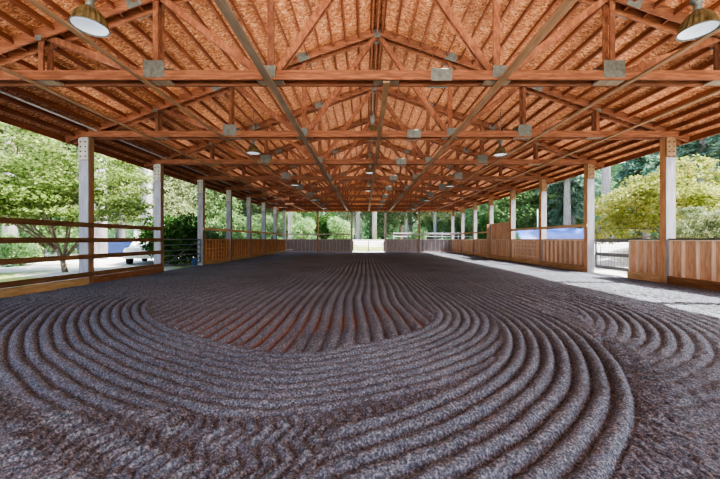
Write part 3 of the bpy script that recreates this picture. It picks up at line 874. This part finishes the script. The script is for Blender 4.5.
# left side
for i in range(9): spots.append(('broad' if i % 3 else 'deep', -27 + R.uniform(-2.5, 2.5), 12 + i * 4.6 + R.uniform(-1, 1)))
for i in range(8): spots.append(('broad' if i % 2 else 'conifer', -36 + R.uniform(-2, 2), 11 + i * 6.2 + R.uniform(-1, 1)))
# right side
for i in range(9): spots.append(('conifer', 34 + R.uniform(-2.5, 2.5), 14 + i * 4.4 + R.uniform(-1, 1)))
for i in range(8): spots.append(('deep' if i % 3 == 1 else 'conifer', 42 + R.uniform(-2, 2), 17 + i * 5.4 + R.uniform(-1, 1)))
for i in range(5): spots.append(('conifer' if i != 2 else 'deep', 25 + i * 1.5 + R.uniform(-1, 1), 40 + i * 3.6))
for i in range(4): spots.append(('deep', 19 + i * 4.5, 50 + R.uniform(-1.5, 1.5)))
for i in range(5): spots.append(('conifer' if i % 2 else 'broad', 8 + i * 3.6, 60 + R.uniform(-2, 2)))
for i in range(4): spots.append(('broad', -26 + i * 4.0, 63 + R.uniform(-2, 2)))
def pix(x, y): return 360 + 5 + (x - CX) / y * F
def gapname(px):
    lp = [pix(-PIN - .15, TY[k]) for k in range(1, 9)]; rp = [pix(PIN + .15, TY[k]) for k in range(1, 9)]
    if px < lp[0]: return 'left of the nearest left post'
    for k in range(7):
        if lp[k] <= px < lp[k + 1]: return 'between %s and %s left posts' % (ORD[k], ORD[k + 1] if k < 6 else 'corner')
    ep = [pix(x, END) for x in EP]
    if lp[7] <= px < ep[0]: return 'in the far left end bay'
    if px < ep[1]: return 'in end bay left of gate'
    if px < ep[2]: return 'above the white gate'
    if px < ep[3]: return 'in end bay right of gate'
    if px < rp[7]: return 'in the far right end bay'
    for k in range(6, -1, -1):
        if rp[k + 1] <= px < rp[k]: return 'between %s and %s right posts' % (ORD[k], ORD[k + 1] if k < 6 else 'corner')
    return 'right of the nearest right post'
for i, (x, y, sc, lab) in enumerate([
    (-25.5, 52.5, 1.9, 'large leafy shrub behind the left side between fourth and fifth posts'),
    (-21.0, 53.5, 1.8, 'large leafy shrub seen between fifth and sixth left posts'),
    (-17.0, 51.5, 1.7, 'large leafy shrub seen just left of the far left corner post'),
    (-12.6, 53.0, 1.8, 'large leafy shrub seen in the far left corner bay'),
    (10.8, 54.0, 1.6, 'leafy shrub behind the rail fence left of the far right corner'),
    (15.4, 54.5, 1.8, 'leafy shrub behind the rail fence right of the far right corner')]):
    k = 'bright'
    put(shr[k], us[k], (x, y, gh(x, y)), R.uniform(0, 6), sc, lab, 'shrub', 'shrubs around the arena')
words_ = {'broad': 'pale broadleaf tree', 'conifer': 'dark tall conifer', 'deep': 'dense leafy tree'}
rows = {}; kept = []
for kind, x, y in spots:
    px = pix(x, y)
    if px < -45 or px > 765 or any(math.hypot(x - a, y - c) < 3.9 for a, c in kept): continue
    kept.append((x, y))
    rows.setdefault((kind, gapname(px)), []).append((px, kind, x, y))
for (kind, gp), lst in rows.items():
    lst.sort()
    for i, (px, _, x, y) in enumerate(lst):
        lab = '%s seen %s' % (words_[kind], gp)
        if len(lst) > 1: lab += ', %s from the left' % ORD[i]
        j = R.randrange(len(protos[kind]))
        put(protos[kind][j], pu[kind][j], (x, y, gh(x, y)), R.uniform(0, 6.28), R.uniform(.85, 1.15), lab, 'tree', 'woodland trees around the arena')
for k, v in protos.items():
    for p, u in zip(v, pu[k]):
        if not u:
            for ch in list(p.children): bpy.data.objects.remove(ch)
            bpy.data.objects.remove(p)
# bare straight trunks that stand out among the trees
def bare(loc, h, r, lab, lean=0, mat='bark_pale'):
    b = MB(); b.tube([(0, 0, -.3), (lean * .4, 0, h * .5), (lean, 0, h)], [r * 1.15, r * .95, r * .6], 10)
    for i in range(7):
        a = i * 2.4; z = h * (.62 + .05 * i)
        b.tube([(lean * z / h, 0, z), (lean * z / h + math.cos(a) * 1.3, math.sin(a) * 1.3, z + .5)], [r * .2, r * .06], 5)
    tag(b.build('tree_trunk', M[mat], None, loc), lab, 'tree trunk', 'pale tree trunks standing outside')
for px, y, h, r, lab in [
    (100, 24, 16, .42, 'pale stout trunk just right of the nearest left post'),
    (147, 27, 18, .38, 'pale trunk just left of the second left post'),
    (10, 22, 15, .35, 'pale trunk behind the rails at the left frame edge'),
    (606, 34, 20, .38, 'pale straight trunk right of the grey gate post'),
    (572, 44, 22, .34, 'pale straight trunk left of the grey gate post'),
    (646, 46, 24, .36, 'grey straight trunk left of the nearest right post'),
    (628, 50, 24, .36, 'grey straight trunk above the yellow shrub'),
    (358, 52, 20, .37, 'grey trunk above the left half of the white gate'),
    (374.5, 50, 20, .34, 'grey trunk above the right half of the white gate'),
    (290, 50, 20, .3, 'grey trunk in the far left corner bay'),
    (323, 49, 18, .25, 'thin pale trunk beyond the end wall left of the gate')]:
    xx = (px - 365) / F * y + CX
    bare((xx, y, gh(xx, y)), h, r, lab)

# ------------------------------------------------------------------ things in the yard
def make_car(name, loc, rz, paint, label):
    t = thing(name, loc, label, 'car', None, rz)
    prof = [(-2.1, .35), (-2.15, .75), (-1.95, .95), (-1.2, 1.0), (-.6, 1.45), (.75, 1.5), (1.45, 1.05), (2.1, .9), (2.2, .6), (2.15, .35)]
    b = MB(); n = len(prof)
    vs = [(x, -.82 if z > 1.1 else -.9, z) for x, z in prof] + [(x, .82 if z > 1.1 else .9, z) for x, z in prof]
    fs = [tuple(range(n)), tuple(range(2 * n - 1, n - 1, -1))] + [(i, (i + 1) % n + 0 if False else (i + 1) % n, n + (i + 1) % n, n + i) for i in range(n)]
    b.add(vs, [f if k < 2 else f[::-1] for k, f in enumerate(fs)]); b.build('body', paint, t)
    for s in (-1, 1):
        b = MB(); y = s * .905
        b.add([(-1.0, s * .885, 1.06), (1.2, s * .885, 1.06), (.7, s * .835, 1.42), (-.55, s * .835, 1.40)], [(0, 1, 2, 3) if s < 0 else (3, 2, 1, 0)]); b.build('side_window', M['glass'], t)
        for x in (-1.35, 1.35):
            b = MB(); b.tube([(x, s * .72, .33), (x, s * .93, .33)], .33, 16); w = b.build('wheel', M['rubber'], t)
            b = MB(); b.tube([(x, s * .931, .33), (x, s * .945, .33)], .18, 12); b.build('hub', M['conduit'], w)
    return t
make_car('parked_car', (-20.6, 27.0, -.05), .15, M['blue'], 'blue car parked behind the left rails between pale trunks')
make_car('parked_car', (-26.6, 32.0, -.05), .1, M['blue'], 'blue car parked further back, seen past the nearest left post')
make_car('parked_car', (-13.9, 20.4, -.05), 1.9, M['white'], 'white car parked beyond the rails beside the second left post')
t = thing('cargo_trailer', (-19.6, 30.5, -.05), 'white box trailer behind the white car', 'trailer', None, .1)
b = MB(); b.box(-2.0, 2.0, -1.1, 1.1, .5, 2.6); b.build('box_body', M['white'], t)
b = MB(); b.box(-1.98, 1.98, -1.115, -1.1, 2.3, 2.5); b.build('trim_strip', M['conduit'], t)
for x in (-.45, .45):
    b = MB(); b.tube([(x, -1.15, .3), (x, -.9, .3)], .34, 14); b.build('wheel', M['rubber'], t)
b = MB(); b.beam((2.0, 0, .5), (3.2, 0, .45), .1, .1); b.build('tow_bar', M['dark'], t)
t = thing('plastic_bucket', (-10.1, 18.3, -.05), 'blue plastic bucket on the ground behind the left pipe gate', 'bucket')
b = MB(); b.lathe([(.001, 0), (.14, 0), (.18, .36), (.19, .37), (.18, .38), (.165, .36), (.13, .02)], 20); b.build('pail', M['pail'], t)
b = MB(); b.tube([(-.19, 0, .35), (-.14, 0, .5), (0, 0, .56), (.14, 0, .5), (.19, 0, .35)], .008, 6); b.build('handle', M['dark'], t)
# covered pool / tarpaulin mound on the right
t = thing('covered_mound', (17.6, 30.0, gh(17.6, 30) - .1), 'long low mound covered by a blue tarpaulin beyond the right rail', 'tarpaulin')
b = MB(); vs = []; fs = []; nu, nv_ = 26, 14
for i in range(nu + 1):
    for j in range(nv_ + 1):
        u, v = i / nu * 2 - 1, j / nv_ * 2 - 1
        z = 1.55 * max(0, (1 - u ** 6)) * max(0, (1 - abs(v) ** 2.2)) * (1 + .05 * math.sin(9 * u + 5 * v))
        vs.append((u * 6.4, v * 2.2, z))
for i in range(nu):
    for j in range(nv_): a = i * (nv_ + 1) + j; fs.append((a, a + nv_ + 1, a + nv_ + 2, a + 1))
b.add(vs, fs, 0, True); b.build('tarpaulin', M['bluetarp'], t)
b = MB()
for x in (-5, -2.5, 0, 2.5, 5): b.tube([(x, -2.15, .06), (x + .25, -2.4, .05)], .05, 6)
b.build('tie_down', M['white'], t)
b = MB(); b.tube([(0, 0, -.1), (0, 0, 3.6)], .05, 8); tag(b.build('marker_pole', M['white'], None, (19.3, 36.5, gh(19.3, 36.5))), 'thin white pole standing behind the blue tarpaulin', 'pole')
t = thing('crate_stack', (18.6, 26.0, gh(18.6, 26)), 'dark blue slatted crate stack beside the yellow shrub', 'crate')
for j in range(3):
    b = MB(); b.box(-.32, .32, -.4, .4, j * .48 + .0, j * .48 + .36); b.build('crate_body', M['blue'], t)
    b = MB(); b.box(-.34, .34, -.42, .42, j * .48 + .361, j * .48 + .42); b.build('rim', M['gate_grey'], t)
t = thing('storage_box', (-8.35, END - .7, .02), 'pale low storage box on the sand in the far left corner', 'box')
b = MB(); b.box(-.3, .3, -.2, .2, 0, .3); b.build('box_body', M['conduit'], t)
b = MB(); b.box(-.32, .32, -.22, .22, .301, .35); b.build('lid', M['white'], t)
# far yard fence
def yard_fence(y, x0, x1, label, mat):
    t = thing('yard_fence', ((x0 + x1) / 2, y, 0), label, 'fence'); h = (x1 - x0) / 2
    for z in (gh(14, y) + .5, gh(14, y) + 1.0):
        b = MB(); b.box(-h, h, -.02, .02, z - .06, z + .06); b.build('rail', mat, t)
    n = int((x1 - x0) / 2.4)
    for i in range(n + 1):
        b = MB(); x = -h + 2 * h * i / n; b.box(x - .06, x + .06, .021, .14, gh(14, y) - .15, gh(14, y) + 1.2); b.build('post', mat, t)
yard_fence(48.5, 4, 26, 'low grey rail fence in the yard beyond the far wall', M['stud_e'])

# ------------------------------------------------------------------ light
w = bpy.data.worlds.new('sky'); scn.world = w; w.use_nodes = True
nt = w.node_tree; nt.nodes.clear()
out = nt.nodes.new('ShaderNodeOutputWorld'); bg = nt.nodes.new('ShaderNodeBackground'); sky = nt.nodes.new('ShaderNodeTexSky')
sky.sky_type = 'NISHITA'; sky.sun_disc = False; sky.sun_elevation = math.radians(48); sky.sun_rotation = math.radians(98)
sky.dust_density = 3.0; sky.air_density = 1.2
bg.inputs['Strength'].default_value = .45
nt.links.new(sky.outputs[0], bg.inputs[0]); nt.links.new(bg.outputs[0], out.inputs[0])
sl = bpy.data.lights.new('sun', 'SUN'); sl.energy = 11; sl.angle = math.radians(.6); sl.color = (1, .95, .87)
so = bpy.data.objects.new('sun', sl); COL.objects.link(so); so.location = (30, -5, 30)
so.rotation_euler = Vector((-.874, .12, -1)).to_track_quat('-Z', 'Y').to_euler()
def area(name, loc, target, size, sy, en, col=(1, 1, 1)):
    l = bpy.data.lights.new(name, 'AREA'); l.shape = 'RECTANGLE'; l.size = size; l.size_y = sy; l.energy = en; l.color = col
    o = bpy.data.objects.new(name, l); COL.objects.link(o); o.location = loc
    l.spread = math.radians(58)
    o.rotation_euler = (Vector(target) - Vector(loc)).to_track_quat('-Z', 'Y').to_euler()
area('rear_fill_lamp', (-.4, -14, 1.3), (0, 10, 11.5), 17, 2.4, 420, (1, .97, .95))  # added fill lamp behind the camera
# added fill strips above the bottom chords to brighten the roof, no real fixtures
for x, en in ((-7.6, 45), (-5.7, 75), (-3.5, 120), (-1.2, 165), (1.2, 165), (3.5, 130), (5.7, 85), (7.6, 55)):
    l = bpy.data.lights.new('roof_fill_strip', 'AREA'); l.shape = 'RECTANGLE'; l.size = .12; l.size_y = 31; l.energy = en; l.color = (1, .95, .88)
    o = bpy.data.objects.new('roof_fill_strip', l); COL.objects.link(o); o.location = (x, 18.6, ZB1 + .02); o.rotation_euler = (math.pi, 0, 0)

# ------------------------------------------------------------------ camera
cam = bpy.data.cameras.new('camera'); co = bpy.data.objects.new('camera', cam); COL.objects.link(co)
co.location = (CX, 0, EYE); co.rotation_euler = (math.radians(90), 0, 0)
cam.sensor_width = 36; cam.lens = 16; cam.shift_x = -5 / 720; cam.shift_y = 0
cam.clip_start = .05; cam.clip_end = 500
scn.camera = co
scn.view_settings.view_transform = 'AgX'
scn.view_settings.look = 'AgX - High Contrast'
scn.view_settings.exposure = .6
